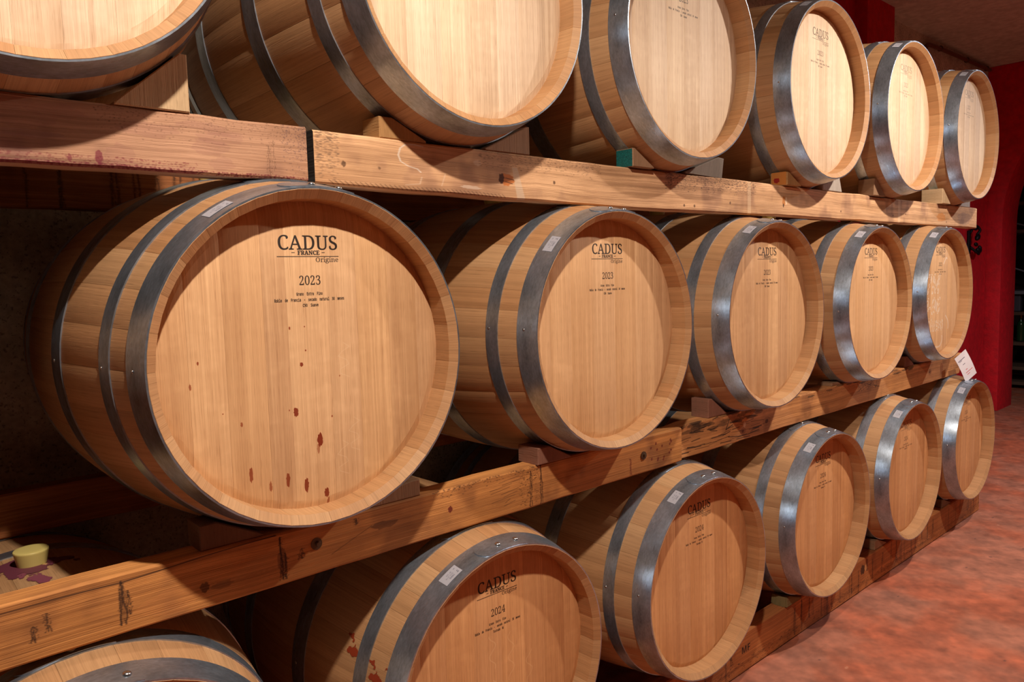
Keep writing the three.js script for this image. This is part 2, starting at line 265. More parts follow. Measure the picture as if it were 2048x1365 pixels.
bar('B3', 'bottom-row oak barrel resting beside the rough grey-green wedge, third from the right', 'Ba', 44);
bar('B4', 'bottom-row oak barrel on the floor beam, second from the right', 'Bb', 45);
bar('B5', 'rightmost oak barrel of the bottom row, right below the white paper tag', 'Bb', 46);

// dye marks on barrels
function stainMat(seed, rgb, thr, ax = 4, ay = 4) { const n = fbm(ax, ay, 4, seed); const c = paint(256, 256, (x, y, o) => { const d = Math.hypot(x - .5, y - .5) * 2; const v = n(x, y) - d * .42; o[0] = o[1] = o[2] = smooth(thr, thr + .05, v) * 255; }); return std({ color: new THREE.Color().setRGB(...rgb), roughness: .6, alphaMap: tex(c, false), transparent: true }); }
const stain = (p, a0, a1, z0, z1, mat, label) => { const s = part('wine_stain', patchGeo(a0 * D2R, a1 * D2R, z0, z1, .0007), mat, p, label); s.position.y += RB; };
const purple = stainMat(211, [.16, .035, .06], .22), purple2 = stainMat(212, [.25, .06, .10], .27), rust = stainMat(213, [.28, .035, .008], .25);
stain(b0, 78, 104, -.105, .055, purple, 'dark purple wine stain around the bung');
stain(b0, 82, 100, -.01, .11, purple2, 'dried purple wine splash');
stain(b1, 152, 163, H - .185, H - .125, rust, 'red-brown wine stain');
stain(b1, 157, 168, H - .108, H - .052, rust, 'red-brown wine stain');

/* ---------- timber beams ---------- */
const roughBump = tex(paint(512, 512, (x, y, o) => { o[0] = o[1] = o[2] = grey(140 + grain(y * 1.5, x) * 150 + (fineN(x, y) - .5) * 50); }), false, [1, 1]);
function beamGeo(len, h, d, seed, opt = {}) { // origin: left end, top front edge; runs along +x, down and back
  const r = rng(seed), N = Math.max(14, Math.round(len * 16)), pos = [], uv = [], idx = [], c = .004;
  const ring = [[c, 0], [h - c, 0], [h, c], [h, d - c], [h - c, d], [c, d], [0, d - c], [0, c]].reverse(); // (down, back)
  const w1 = vnoise(24, 2, seed + 1), w2 = vnoise(24, 2, seed + 2), w3 = vnoise(90, 2, seed + 3);
  for (let i = 0; i <= N; i++) {
    const f = i / N, x = f * len, sag = opt.bottom ? opt.bottom(x) : 0;
    ring.forEach(([dn, bk], k) => {
      const top = dn < h / 2, fr = bk < d / 2; const j = ((top ? w1(f, .2) : w2(f, .7)) - .5) * .004 + (w3(f, k / 8) - .5) * .0018;
      const yy = -dn + j + (top ? (opt.top ? opt.top(x) : 0) : sag), zz = -bk + (fr ? (w2(f, .3) - .5) * .003 : 0);
      pos.push(x + ((i === 0 || i === N) ? (opt.cut ? opt.cut(i, dn / h) : 0) : 0), yy, zz);
      uv.push(f, 0);
    });
  }
  const n = 8, P = [], U = [], push = (a, va, b, vb, q, vq, e, ve) => { for (const [k, v] of [[a, va], [b, vb], [q, vq], [a, va], [q, vq], [e, ve]]) { P.push(pos[k * 3], pos[k * 3 + 1], pos[k * 3 + 2]); U.push(uv[k * 2], v); } };
  // texture rows: front face uses v .5..1, the others 0..0.5
  for (let i = 0; i < N; i++) for (let k = 0; k < n; k++) { const k2 = (k + 1) % n, A = i * n + k, B2 = i * n + k2, C = (i + 1) * n + k2, D = (i + 1) * n + k; const v = (q) => { const [dn, bk] = ring[q]; return bk <= c && !(Math.abs(ring[k][1] - ring[k2][1]) > d / 2) ? 1 - dn / h * .5 : .5 * (bk / d); }; push(A, v(k), B2, v(k2), C, v(k2), D, v(k)); }
  for (const e of [0, N]) for (let k = 1; k < n - 1; k++) { const q = [e * n, e * n + k, e * n + k + 1]; if (e) q.reverse(); q.forEach((m) => { P.push(pos[m * 3], pos[m * 3 + 1], pos[m * 3 + 2]); U.push(e ? .998 : .002, .25 + (-pos[m * 3 + 1] / h) * .2); }); }
  const g = new THREE.BufferGeometry(); g.setAttribute('position', new THREE.Float32BufferAttribute(P, 3)); g.setAttribute('uv', new THREE.Float32BufferAttribute(U, 2));
  // fix winding
  const ix = []; for (let i = 0; i < P.length / 3; i++) ix.push(i); g.setIndex(ix); signedFix(g);
  return toCreasedNormals(g, 35 * D2R);
}
function beamCanvas(len, h, seed, base, art) {
  const W = 2048, Hh = 256, n1 = fbm(Math.max(4, Math.round(len * 5)), 3, 4, seed), n2 = fbm(Math.max(8, Math.round(len * 14)), 2, 3, seed + 5), ra = rng(seed)(), per = vnoise(Math.round(len * 3), 40, seed + 8);
  const c = paint(W, Hh, (x, y, o) => {
    const s = x * len, t = y * 2 * h; let g = 1 + grain(t * 3.2 + ra + (n1(x, y) - .5) * .06, s * .55) * .34 - pore(t * 6 + ra, s * .5) * .12 + (n1(x, y) - .5) * .30 + (per(x, y) - .5) * .12;
    const dirt = smooth(.55, .8, n2(x, y)) * .35; g *= 1 - dirt * .5;
    o[0] = grey(base[0] * Math.pow(g, .85)); o[1] = grey(base[1] * g); o[2] = grey(base[2] * Math.pow(g, 1.15) * (1 + dirt * .15));
  });
  const k = c.getContext('2d'), X = (s) => s / len * W, Y = (t) => t / h * 128, r = rng(seed + 3);
  const sx = W / len, sy = 128 / h;
  const A = {
    k, X, Y, r, W,
    spot: (s, t, rx, ry, col) => { k.fillStyle = col; blob(k, X(s), Y(t), rx * sx, ry * sy, r); },
    line: (pts, w, col) => { k.strokeStyle = col; k.lineWidth = w; k.lineCap = 'round'; k.beginPath(); pts.forEach(([s, t]) => k.lineTo(X(s), Y(t))); k.stroke(); },
    speck: (s0, s1, t0, t1, n, col, sz = 1.6) => { k.fillStyle = col; for (let i = 0; i < n; i++) { const q = sz * (.4 + r()); k.fillRect(X(lerp(s0, s1, r())), Y(lerp(t0, t1, Math.abs(r() + r() - 1))), q * 1.6, q); } },
    crack: (s, t0, t1, col, w = 1.6) => { for (let q = 0; q < 3; q++) { k.strokeStyle = k.fillStyle = col; k.lineWidth = w * (.25 + r() * .35); let x = s + (r() - .5) * .003; k.beginPath(); for (let i = 0; i <= 30; i++) { x += (r() - .5) * .0022; const f = lerp(t0, t1, i / 30); if (r() < .16) k.moveTo(X(x), Y(f)); else k.lineTo(X(x), Y(f)); if (r() < .3) k.fillRect(X(x + (r() - .5) * .008), Y(f), 1.5, 1.5); } k.stroke(); } },
    // ring knot
    knot: (s, t, q, col) => { for (let i = 4; i > 0; i--) { k.strokeStyle = col; k.lineWidth = 1.2; k.beginPath(); k.ellipse(X(s), Y(t), q * sx * i / 2.4, q * sy * i / 4, 0, 0, 7); k.stroke(); } k.fillStyle = col; blob(k, X(s), Y(t), q * sx * .7, q * sy * .5, r); },
  };
  art?.(A); return c;
}
function beam(label, x0, x1, yTop, h, zFront, d, seed, base, art, opt = {}) {
  const t = thing('timber_beam', label, 'beam', [x0, yTop - h, zFront - d]);
  const m = std({ map: tex(beamCanvas(x1 - x0, h, seed, base, art)), roughness: .82, bumpMap: roughBump, bumpScale: .0012 });
  const b = part('timber', beamGeo(x1 - x0, h, d, seed, opt), m, t); b.position.set(0, h, d);
  return t;
}
const DK = 'rgba(46,24,12,';
// top row
beam('weathered upper front beam stained purple, left of the joint above the wine-spotted barrel', -1, .649, 1.622, .098, -.097, .052, 301, [186, 142, 112], (a) => {
  for (let i = 0; i < 26; i++) a.spot(1.0 + a.r() * .5, a.r() * .1, .02 + a.r() * .03, .006 + a.r() * .012, 'rgba(112,62,72,.10)');
  a.speck(1.0, 1.45, .08, .098, 420, 'rgba(96,22,34,.28)', 2.2); a.speck(1.0, 1.649, .091, .1, 700, 'rgba(90,14,26,.45)', 2.2); a.k.fillStyle = 'rgba(120,20,34,.4)'; a.k.fillRect(a.X(1), a.Y(.094), a.X(.45), a.Y(.004));
  a.spot(1.305, .082, .005, .012, 'rgba(104,20,40,.55)'); a.spot(1.265, .086, .003, .006, 'rgba(104,20,40,.45)'); a.spot(1.12, .07, .03, .008, DK + '.28)'); a.spot(1.2, .055, .06, .006, 'rgba(120,84,84,.25)');
  a.speck(1.3, 1.649, 0, .05, 500, DK + '.22)'); a.crack(1.575, .04, .098, DK + '.5)'); a.crack(1.585, .03, .085, DK + '.35)'); a.speck(1.6, 1.649, 0, .098, 260, 'rgba(70,50,60,.35)');
});
beam('long upper front beam carrying five barrels, with chalk loop and knot hole', .662, 4.328, 1.619, .1, -.095, .052, 302, [214, 168, 125], (a) => {
  a.k.fillStyle = 'rgba(30,27,26,.9)'; a.k.fillRect(0, 128, 14, 128); const o = .662; const W1 = 'rgba(232,222,208,.75)';
  a.line([[.905 - o, .008], [.885 - o, .006], [.862 - o, .008], [.850 - o, .016], [.845 - o, .03], [.85 - o, .042], [.868 - o, .05], [.89 - o, .054], [.898 - o, .06]], 2.4, W1);
  a.line([[.9 - o, .07], [.895 - o, .084], [.86 - o, .088]], 2, 'rgba(232,222,208,.35)'); a.line([[.96 - o, .06], [.95 - o, .085]], 1.5, 'rgba(232,222,208,.35)');
  a.spot(1.03 - o, .083, .03, .004, 'rgba(232,226,214,.4)'); a.spot(1.05 - o, .03, .012, .006, 'rgba(225,215,205,.25)');
  a.spot(1.135 - o, .058, .022, .013, 'rgba(196,112,52,.9)'); a.spot(1.118 - o, .057, .008, .011, 'rgba(74,34,16,.95)'); a.line([[1.13 - o, .055], [1.155 - o, .058]], 2, DK + '.7)'); a.line([[1.13 - o, .063], [1.15 - o, .066]], 2, DK + '.7)');
  a.k.save(); a.k.globalAlpha = .38; a.k.fillStyle = '#d8d2c8'; a.k.beginPath(); a.k.moveTo(a.X(1.15 - o), a.Y(.03)); a.k.lineTo(a.X(1.167 - o), a.Y(.03)); a.k.lineTo(a.X(1.19 - o), a.Y(.1)); a.k.lineTo(a.X(1.165 - o), a.Y(.1)); a.k.fill(); a.k.restore();
  a.spot(.722 - o, .058, .005, .006, DK + '.55)'); a.spot(.8 - o, .06, .003, .003, DK + '.4)'); a.spot(1.285 - o, .055, .004, .004, DK + '.6)');
  for (let i = 0; i < 40; i++) a.line([[.70 - o + i * .011, .098], [.69 - o + i * .011, .091]], 1.2, DK + '.45)');
  a.speck(1.05 - o, 1.45 - o, 0, .04, 500, DK + '.25)'); a.speck(1.72 - o, 2.2 - o, 0, .05, 900, 'rgba(60,40,34,.34)', 2); a.speck(.662 - o, .71 - o, 0, .1, 300, 'rgba(80,60,50,.35)');
  a.k.fillStyle = 'rgba(232,206,170,.45)'; a.k.fillRect(a.X(2.15 - o), 0, a.X(.02), 128); a.k.fillRect(a.X(3.33 - o), 0, a.X(.025), 128);
  a.spot(2.376 - o, .05, .012, .016, 'rgba(190,120,60,.9)'); a.spot(2.39 - o, .05, .008, .013, 'rgba(238,210,178,.8)'); a.spot(2.372 - o, .066, .004, .007, DK + '.8)');
  for (const [s, t] of [[1.81, .085], [1.86, .085], [2.05, .07], [2.8, .07], [3.28, .07], [3.41, .06], [3.9, .08]]) a.spot(s - o, t, .004, .004, DK + '.6)');
  a.spot(3.83 - o, .06, .06, .02, 'rgba(206,130,66,.55)'); a.spot(4.15 - o, .06, .10, .03, 'rgba(150,120,110,.35)'); a.speck(4.0 - o, 4.32 - o, 0, .1, 300, DK + '.25)');
}, { bottom: (x) => -.006 * Math.exp(-(((x - .95) / .55) ** 2)) + .004 * Math.exp(-((x / .1) ** 2)) });
// middle row
beam('orange middle front beam with bolt heads below the wine-spotted barrel', -1, 1.796, .885, .1, -.1, .054, 303, [206, 140, 76], (a) => {
  const o = -1; a.line([[.0, .02], [.2 - o, .012], [.29 - o, .015], [.42 - o, .007], [.55 - o, .003]], 2.2, DK + '.7)'); a.line([[.1 - o, .016], [.35 - o, .012]], 1.2, DK + '.5)');
  for (const [s, t0, t1, w] of [[.292, .012, .085, 3.2], [.3, .03, .07, 2], [.185, .03, .06, 2], [.17, .045, .07, 2], [.556, .008, .09, 3.5], [.565, .04, .09, 2.5], [.60, .04, .06, 1.5], [.713, .012, .025, 1.6]]) a.crack(s - o, t0, t1, DK + '.65)', w);
  a.spot(.292 - o, .05, .006, .03, DK + '.25)'); a.spot(.56 - o, .055, .008, .03, DK + '.3)'); a.spot(.42 - o, .062, .008, .009, DK + '.5)'); a.spot(.78 - o, .04, .03, .008, DK + '.35)'); a.spot(.45 - o, .066, .02, .006, DK + '.25)');
  a.line([[.66 - o, .07], [.75 - o, .035]], 1.5, DK + '.4)'); a.spot(.947 - o, .047, .006, .007, 'rgba(110,38,18,.95)');
  for (let i = 0; i < 9; i++) a.line([[1.06 - o + a.r() * .05, .02 + i * .007], [1.12 - o + a.r() * .05, .014 + i * .007]], 1.4, DK + '.5)');
  a.crack(1.188 - o, .01, .095, DK + '.85)', 2.4); a.crack(1.222 - o, .0, .098, DK + '.8)', 2.4); a.speck(1.15 - o, 1.22 - o, 0, .1, 220, DK + '.45)'); a.speck(.9 - o, 1.2 - o, 0, .02, 160, DK + '.5)');
  a.crack(1.56 - o, .05, .095, 'rgba(110,44,22,.7)', 2.5); for (let i = 0; i < 14; i++) a.spot(1.65 - o + a.r() * .11, .02 + a.r() * .06, .004, .004, 'rgba(112,40,24,.7)'); a.spot(.36 - o, .07, .05, .02, 'rgba(226,150,84,.25)');
});
beam('middle front beam blackened with streaks and knots, right of the butt joint', 1.802, 4.262, .884, .101, -.118, .054, 304, [206, 144, 88], (a) => {
  const o = 1.802; for (let i = 0; i < 60; i++) { const s = a.r() * .42, t = a.r() * .1; a.line([[s, t], [s + .03 + a.r() * .05, t + (a.r() - .5) * .012]], 1 + a.r() * 3.5, `rgba(30,18,12,${.35 + a.r() * .5})`); }
  for (let i = 0; i < 30; i++) a.spot(a.r() * .5, a.r() * .035, .03, .006, 'rgba(34,22,14,.35)'); for (let i = 0; i < 26; i++) a.spot(.5 + a.r() * 1.3, a.r() * .016, .03, .004, 'rgba(30,22,16,.4)');
  a.knot(2.31 - o, .06, .014, 'rgba(70,30,12,.7)'); a.knot(2.16 - o, .07, .01, 'rgba(90,40,16,.7)'); a.spot(2.17 - o, .05, .008, .01, 'rgba(226,190,150,.8)'); a.line([[2.08 - o, .02], [2.06 - o, .05], [2.1 - o, .04]], 3, 'rgba(20,14,10,.85)');
  for (let i = 0; i < 22; i++) a.line([[1.2 + a.r() * .25, .01], [1.2 + a.r() * .25, .05]], 1.6, 'rgba(26,20,18,.45)'); a.knot(3.8 - o, .05, .012, 'rgba(80,36,18,.75)'); a.spot(3.95 - o, .05, .02, .03, 'rgba(150,80,40,.5)'); a.speck(0, 2.4, 0, .03, 500, DK + '.4)');
}, { cut: (i, dn) => (i ? -.10 * dn : 0), top: (x) => (x < .06 ? -.004 : 0) });
beam('dark orange floor beam under the bottom row of barrels', -1, 4.51, .137, .136, -.1, .056, 305, [182, 112, 60], (a) => {
  const o = -1; for (let i = 0; i < 70; i++) { const s = 1.6 + a.r() * 3.9; a.crack(s, a.r() * .05, .06 + a.r() * .075, DK + (.25 + a.r() * .35) + ')', 1 + a.r() * 1.5); }
  a.speck(1.5, 5.5, .09, .136, 1600, DK + '.35)', 2); a.k.fillStyle = 'rgba(18,12,8,.9)'; a.k.save(); a.k.translate(a.X(2.12 - o), a.Y(.068)); a.k.scale(.42, .85); a.k.font = 'bold 34px sans-serif'; a.k.fillText('MF', 0, 0); a.k.restore();
  a.spot(3.046 - o, .047, .02, .02, DK + '.7)'); a.spot(3.075 - o, .045, .012, .014, 'rgba(225,170,110,.7)'); a.spot(2.73 - o, .05, .03, .02, DK + '.3)'); a.spot(4.3 - o, .05, .1, .04, 'rgba(120,84,60,.3)');
});
// rear beams, behind the barrels
beam('rear beam of the upper tier in the shadow, above the wine-spotted barrel', -1, 4.3, 1.622, .098, -.797, .052, 306, [176, 112, 66], (a) => { for (let i = 0; i < 30; i++) a.crack(1 + a.r() * 1.2, 0, .098, DK + '.4)', 2); });
beam('rear beam of the middle tier in the shadow, left of the wine-spotted barrel', -1, 4.26, .885, .1, -.797, .054, 307, [176, 112, 66]);
beam('rear floor beam hidden in the dark behind the bottom row', -1, 4.5, .137, .136, -.795, .056, 308, [150, 92, 52]);
// bolts in the middle beam
const boltMat = std({ color: new THREE.Color().setRGB(.13, .085, .05), metalness: .5, roughness: .55 });
const bolt = (x, y, z, label) => { const t = thing('bolt_head', label, 'bolt', [x, y, z]); part('washer', new THREE.CylinderGeometry(.0115, .0115, .003, 24).rotateX(Math.PI / 2), boltMat, t); part('bolt_end', (() => { const g = new THREE.CylinderGeometry(.0045, .006, .006, 6).rotateX(Math.PI / 2); g.translate(.002, 0, .003); return g; })(), boltMat, t); };
bolt(.629, .845, -.0995, 'dark round bolt head in the orange beam, right below the wine-spotted barrel');
bolt(1.618, .834, -.0995, 'dark round bolt head near the right end of the orange middle beam');

/* ---------- wedges ---------- */
const wedgeGrain = (rgb, rough = .8) => std({ color: new THREE.Color().setRGB(...rgb), map: tex(grainMap, true, [5, 3]), roughness: rough, bumpMap: gB, bumpScale: .0012 });
const WM = { pale: wedgeGrain([.80, .56, .32]), brown: wedgeGrain([.42, .24, .13]), red: wedgeGrain([.36, .16, .10]), orange: wedgeGrain([.62, .33, .12]), grey: wedgeGrain([.27, .22, .18]), white: wedgeGrain([.66, .58, .50]), dark: wedgeGrain([.24, .12, .06]), stone: std({ color: new THREE.Color().setRGB(.20, .15, .06), roughness: .95, bumpMap: roughBump, bumpScale: .004 }) };
const greenPaint = std({ color: new THREE.Color().setRGB(.012, .20, .19), roughness: .55, map: tex(paint(128, 128, (x, y, o) => { const v = smooth(.3, .62, fineN(x, y)); o[0] = 90 + v * 120; o[1] = 110 + v * 130; o[2] = 110 + v * 130; })), bumpMap: roughBump, bumpScale: .001 });
function wedge(k, side, off, h, topW, beamTop, zF, zB, mat, label, opts = {}) {
  const [bx, by, bz] = B[k], rr = prof(H + (lerp(zF, zB, .55) - bz)) + .0015, cx = 0, cy = by - beamTop; // barrel circle relative to (bx, beamTop)
  let px = off - (topW), py = h; // top inner corner, mirrored to the right
  // work mirrored: wedge on the right side at +x, slope falling toward the barrel
  while (Math.hypot(px, py - cy) < rr + .0005 && py > .012) py -= .001;
  const D = Math.hypot(px, py - cy), base = Math.atan2(py - cy, px), half = Math.acos(Math.min(1, rr / D)); const ta = base - half, tx = Math.cos(ta) * rr, ty = cy + Math.sin(ta) * rr;
  const dx = tx - px, dy = ty - py, s = dy < -1e-5 ? (.004 - py) / dy : 1; let ex = px + dx * s; ex = Math.max(ex, off - (opts.max ?? .13)); const ey = dy < -1e-5 ? py + dy * ((ex - px) / dx) : .004;
  const pts = [[off + (opts.flare ?? 0), 0], [off, py], [px, py], [ex, Math.max(.003, ey)], [ex, 0]].map(([x, y]) => [x * side, y]);
  const sh = new THREE.Shape(pts.map((p) => new THREE.Vector2(...p)));
  const g0 = new THREE.ExtrudeGeometry(sh, { depth: zF - zB - .004, bevelEnabled: true, bevelThickness: .002, bevelSize: .0018, bevelOffset: -.0018, bevelSegments: 1, steps: opts.rough ? 8 : 2 }); g0.translate(0, .0003, .002);
  let g = g0;
  if (opts.rough) { const n = fbm(9, 9, 3, 91), p = g.attributes.position; for (let i = 0; i < p.count; i++) { const x = p.getX(i), y = p.getY(i), z = p.getZ(i); const q = (n(x * 6 + z * 3, y * 9) - .5) * opts.rough; p.setXYZ(i, x + q, Math.max(0, y + q * .6), z + q); } g.computeVertexNormals(); }
  const t = thing('barrel_wedge', label, 'wedge', [bx, beamTop, zB]);
  part('wedge_block', g, mat, t);
  if (opts.end) { // painted end face
    const e = new THREE.BoxGeometry(.0012, py - .003, zF - zB - .005); e.translate((off + .0006) * side, py / 2, (zF - zB) / 2); part('painted_end', e, opts.end, t, 'green painted end');
  }
  return t;
}
const TB = 1.619, TL = 1.622, MB = .885, BB = .137;
wedge('T0', 1, .240, .095, .012, TL, -.094, -.146, WM.pale, 'large pale wooden wedge right of the barrel in the top left corner', { max: .2 });
wedge('T1', -1, .192, .062, .03, TB, -.096, -.16, WM.orange, 'brown block wedge left under the large top-row barrel, right of the beam joint');
wedge('T1', 1, .212, .064, .008, TB, -.096, -.142, WM.brown, 'thin brown wedge at the right of the large top-row barrel', { max: .15 });
wedge('T2', -1, .178, .064, .01, TB, -.08, -.138, WM.brown, 'wedge with a green painted end in the top row', { end: greenPaint });
wedge('T2', 1, .272, .058, .035, TB, -.094, -.145, WM.grey, 'weathered dark grey chunk of wood, right of the green-ended wedge', { max: .2, rough: .012 });
wedge('T3', -1, .172, .062, .012, TB, -.078, -.14, WM.orange, 'small orange wedge with a red mark on its end', { end: null });
wedge('T3', 1, .245, .052, .004, TB, -.094, -.14, WM.white, 'small pale triangular wedge right of the third-last top-row barrel', { flare: .02 });
wedge('T4', -1, .212, .07, .014, TB, -.078, -.142, WM.brown, 'brown wedge under the second-last barrel of the top row', { flare: .006 });
wedge('T5', -1, .215, .07, .012, TB, -.074, -.165, WM.pale, 'light block wedge under the left side of the last top-row barrel', {});
wedge('T5', 1, .225, .046, .02, TB, -.094, -.14, WM.white, 'whitish triangular wedge at the right end of the upper beam', { max: .22 });
wedge('M1', -1, .192, .075, .03, MB, -.104, -.165, WM.dark, 'dark wooden wedge at the lower left of the wine-spotted barrel');
wedge('M1', 1, .262, .035, .02, MB, -.102, -.15, WM.brown, 'low brown wedge at the lower right of the wine-spotted barrel');
wedge('M2', -1, .205, .075, .04, MB, -.094, -.166, WM.red, 'reddish block wedge under the barrel right of the wine-spotted one');
wedge('M3', -1, .222, .068, .02, MB - .001, -.12, -.184, WM.red, 'reddish square wedge under the middle barrel of the middle row');
wedge('M4', -1, .165, .06, .05, MB - .001, -.122, -.18, WM.brown, 'brown wedge under the fourth barrel of the middle row', {});
wedge('M5', -1, .20, .065, .03, MB - .001, -.122, -.18, WM.red, 'dark reddish wedge under the left side of the chalk-marked barrel');
wedge('B2', 1, .21, .06, .03, BB, -.105, -.16, WM.dark, 'dark wedge at the lower right of the fourth-last bottom-row barrel');
wedge('B3', -1, .165, .062, .03, BB, -.094, -.155, WM.stone, 'rough grey-green wedge on the floor beam, left of the third-last barrel', { rough: .01 });
wedge('B4', -1, .165, .062, .03, BB, -.104, -.16, WM.brown, 'brown wedge on the floor beam under the second-last barrel');
wedge('B5', -1, .15, .062, .02, BB, -.104, -.16, WM.dark, 'dark wedge on the floor beam under the last barrel');
// red mark on the orange wedge
{ const c = canvas(64, 64), k = c.getContext('2d'); k.fillStyle = '#c47a35'; k.fillRect(0, 0, 64, 64); k.fillStyle = 'rgba(150,18,10,.9)'; blob(k, 22, 42, 13, 13, rng(3)); k.fillRect(12, 30, 22, 5); k.fillRect(12, 44, 24, 5);
  const w = scene.children.find((o) => o.userData.label?.startsWith('small orange wedge')); const e = new THREE.BoxGeometry(.001, .042, .052); e.translate(-.1726, .0235, .031); part('end_grain', e, std({ map: tex(c), roughness: .8 }), w, 'red-marked end'); }

/* ---------- paper tag ---------- */
{
  const c = canvas(256, 384), k = c.getContext('2d'); k.fillStyle = '#f1ecf2'; k.fillRect(0, 0, 256, 384); k.fillStyle = 'rgba(60,60,84,.75)'; k.fillRect(26, 70, 150, 9); k.fillRect(40, 86, 60, 6); k.fillStyle = 'rgba(70,70,90,.7)'; k.fillRect(80, 142, 50, 9); k.fillStyle = 'rgba(206,52,66,.75)'; k.fillRect(92, 226, 36, 10); k.fillRect(70, 268, 150, 9); k.fillRect(84, 300, 60, 9);
  const t = thing('paper_tag', 'white paper tag with red print at the right end of the middle beam', 'tag', [4.070, .776, -.036]);
  const g = new THREE.BoxGeometry(.09, .138, .0008, 6, 8, 1), p = g.attributes.position; for (let i = 0; i < p.count; i++) p.setZ(i, p.getZ(i) + .004 * Math.sin((p.getY(i) / .138 + .5) * 3.1)); g.computeVertexNormals();
  const m = part('card', g, [0, 0, 0, 0, 1, 0].map((q) => q ? std({ map: tex(c), roughness: .8 }) : std({ color: 0xe6e0e2, roughness: .8 })), t);
  const n = new THREE.Vector3(-.35, .1, .93).normalize(), up = new THREE.Vector3(-.42, .88, -.25); const xA = new THREE.Vector3().crossVectors(up, n).normalize(), yA = new THREE.Vector3().crossVectors(n, xA); m.quaternion.setFromRotationMatrix(new THREE.Matrix4().makeBasis(xA, yA, n)); m.position.set(0, .064, -.014);
}

/* ---------- the room ---------- */
const floorTex = (() => {
  const n1 = fbm(20, 20, 6, 401), n2 = fbm(22, 22, 5, 402), n3 = fbm(80, 80, 2, 403), n4 = fbm(10, 24, 5, 404);
  const c = paint(2048, 2048, (x, y, o) => {
    const a = n1(x, y), b = n2(x, y), f = n3(x, y) - .5, s = n4(x, y); let m = smooth(.34, .72, a), d = smooth(.55, .78, b), e = smooth(.5, .72, s);
    let r = lerp(162, 168, m), g = lerp(102, 90, m), bb = lerp(80, 62, m); r = lerp(r, 142, d * .3); g = lerp(g, 100, d * .3); bb = lerp(bb, 86, d * .3); r = lerp(r, 170, e * .2); g = lerp(g, 106, e * .2); bb = lerp(bb, 84, e * .2);
    const q = 1 + f * .34 + (n3(y * 3.1, x * 3.1) - .5) * .16; o[0] = grey(r * q); o[1] = grey(g * q); o[2] = grey(bb * q);
  });
  const k = c.getContext('2d'), r = rng(9);
  for (let i = 0; i < 260; i++) { k.fillStyle = r() < .5 ? 'rgba(60,44,44,.35)' : 'rgba(206,160,130,.4)'; blob(k, r() * 2048, r() * 2048, 1 + r() * 5, 1 + r() * 3, r); }
  k.strokeStyle = 'rgba(190,150,128,.32)'; k.lineWidth = 2.5; for (let i = 0; i < 7; i++) { let x = r() * 2048, y = r() * 2048, a = r() * 6; k.beginPath(); for (let j = 0; j < 30; j++) { a += (r() - .5) * 1.1; x += Math.cos(a) * 14; y += Math.sin(a) * 14; k.lineTo(x, y); } k.stroke(); }
  k.fillStyle = 'rgba(96,74,76,.35)'; for (const [x, y] of [[700, 300], [1500, 1200], [400, 1500]]) for (let i = 0; i < 6; i++) blob(k, x + r() * 60, y + r() * 30, 26 + r() * 30, 14 + r() * 14, r);
  return tex(c, true, [.25, .25]);
})();
const floorRough = tex(paint(256, 256, (x, y, o) => { o[0] = o[1] = o[2] = grey(150 + mottle(x, y) * 90); }), false, [.6, .6]);
const planarUV = (g, f) => { const p = g.attributes.position, n = g.attributes.normal, u = []; for (let i = 0; i < p.count; i++) { const X = p.getX(i), Y = p.getY(i), Z = p.getZ(i), ax = Math.abs(n.getX(i)), ay = Math.abs(n.getY(i)), az = Math.abs(n.getZ(i)); if (ay >= ax && ay >= az) u.push(X, Z); else if (ax > az) u.push(Z, Y); else u.push(X, Y); } g.setAttribute('uv', new THREE.Float32BufferAttribute(u, 2)); return g; };
const box = (w, h, d, x, y, z) => { const g = new THREE.BoxGeometry(w, h, d); g.translate(x, y, z); return planarUV(g); };
const plasterBump = tex(paint(512, 512, (x, y, o) => { o[0] = o[1] = o[2] = grey(120 + (mottle(x, y) - .5) * 160 + (fineN(x, y) - .5) * 90); }), false, [1.2, 1.2]);
const wallVar = (a, b) => tex(paint(512, 512, (x, y, o) => { const m = mottle(x, y), f = (fineN(x, y) - .5) * .22 + 1; for (let i = 0; i < 3; i++) o[i] = grey(lerp(a[i], b[i], m) * f); }), true, [.5, .5]);
const red = std({ map: wallVar([190, 4, 26], [206, 9, 34]), roughness: .75, bumpMap: plasterBump, bumpScale: .004 });
const ceilMat = std({ map: wallVar([186, 188, 176], [204, 204, 192]), roughness: .9, bumpMap: plasterBump, bumpScale: .004 });
const pitN = fbm(90, 90, 2, 35);
const stoneMat = std({ map: (() => { const t = tex(paint(512, 512, (x, y, o) => { const v = 205 + (mottle(x, y) - .5) * 60 + (fineN(x, y) - .5) * 40 - smooth(.70, .78, pitN(x, y)) * 45; o[0] = grey(v); o[1] = grey(v * .96); o[2] = grey(v * .88); }), true, [2, 2]); return t; })(), roughness: .95, bumpMap: plasterBump, bumpScale: .008 });
const tanWall = std({ map: wallVar([116, 100, 78], [134, 116, 92]), roughness: .9 });
const floorMat = std({ map: floorTex, roughness: 1, roughnessMap: floorRough, bumpMap: tex(grainBump, false, [1.1, 1.1]), bumpScale: .0006 });
struct('floor', box(16, .2, 9, 4, -.1, 2.4), floorMat);
struct('ceiling', box(12.4, .2, 7.6, 2, CEIL + .1, 2.6), ceilMat);
struct('wall_back', box(12, CEIL, .2, 1.8, CEIL / 2, BACK_Z - .1), stoneMat);
struct('wall_left', box(.2, CEIL, 7.6, -4.1, CEIL / 2, 2.6), tanWall);
struct('wall_front', box(12, CEIL, .2, 1.8, CEIL / 2, 6.1), tanWall);
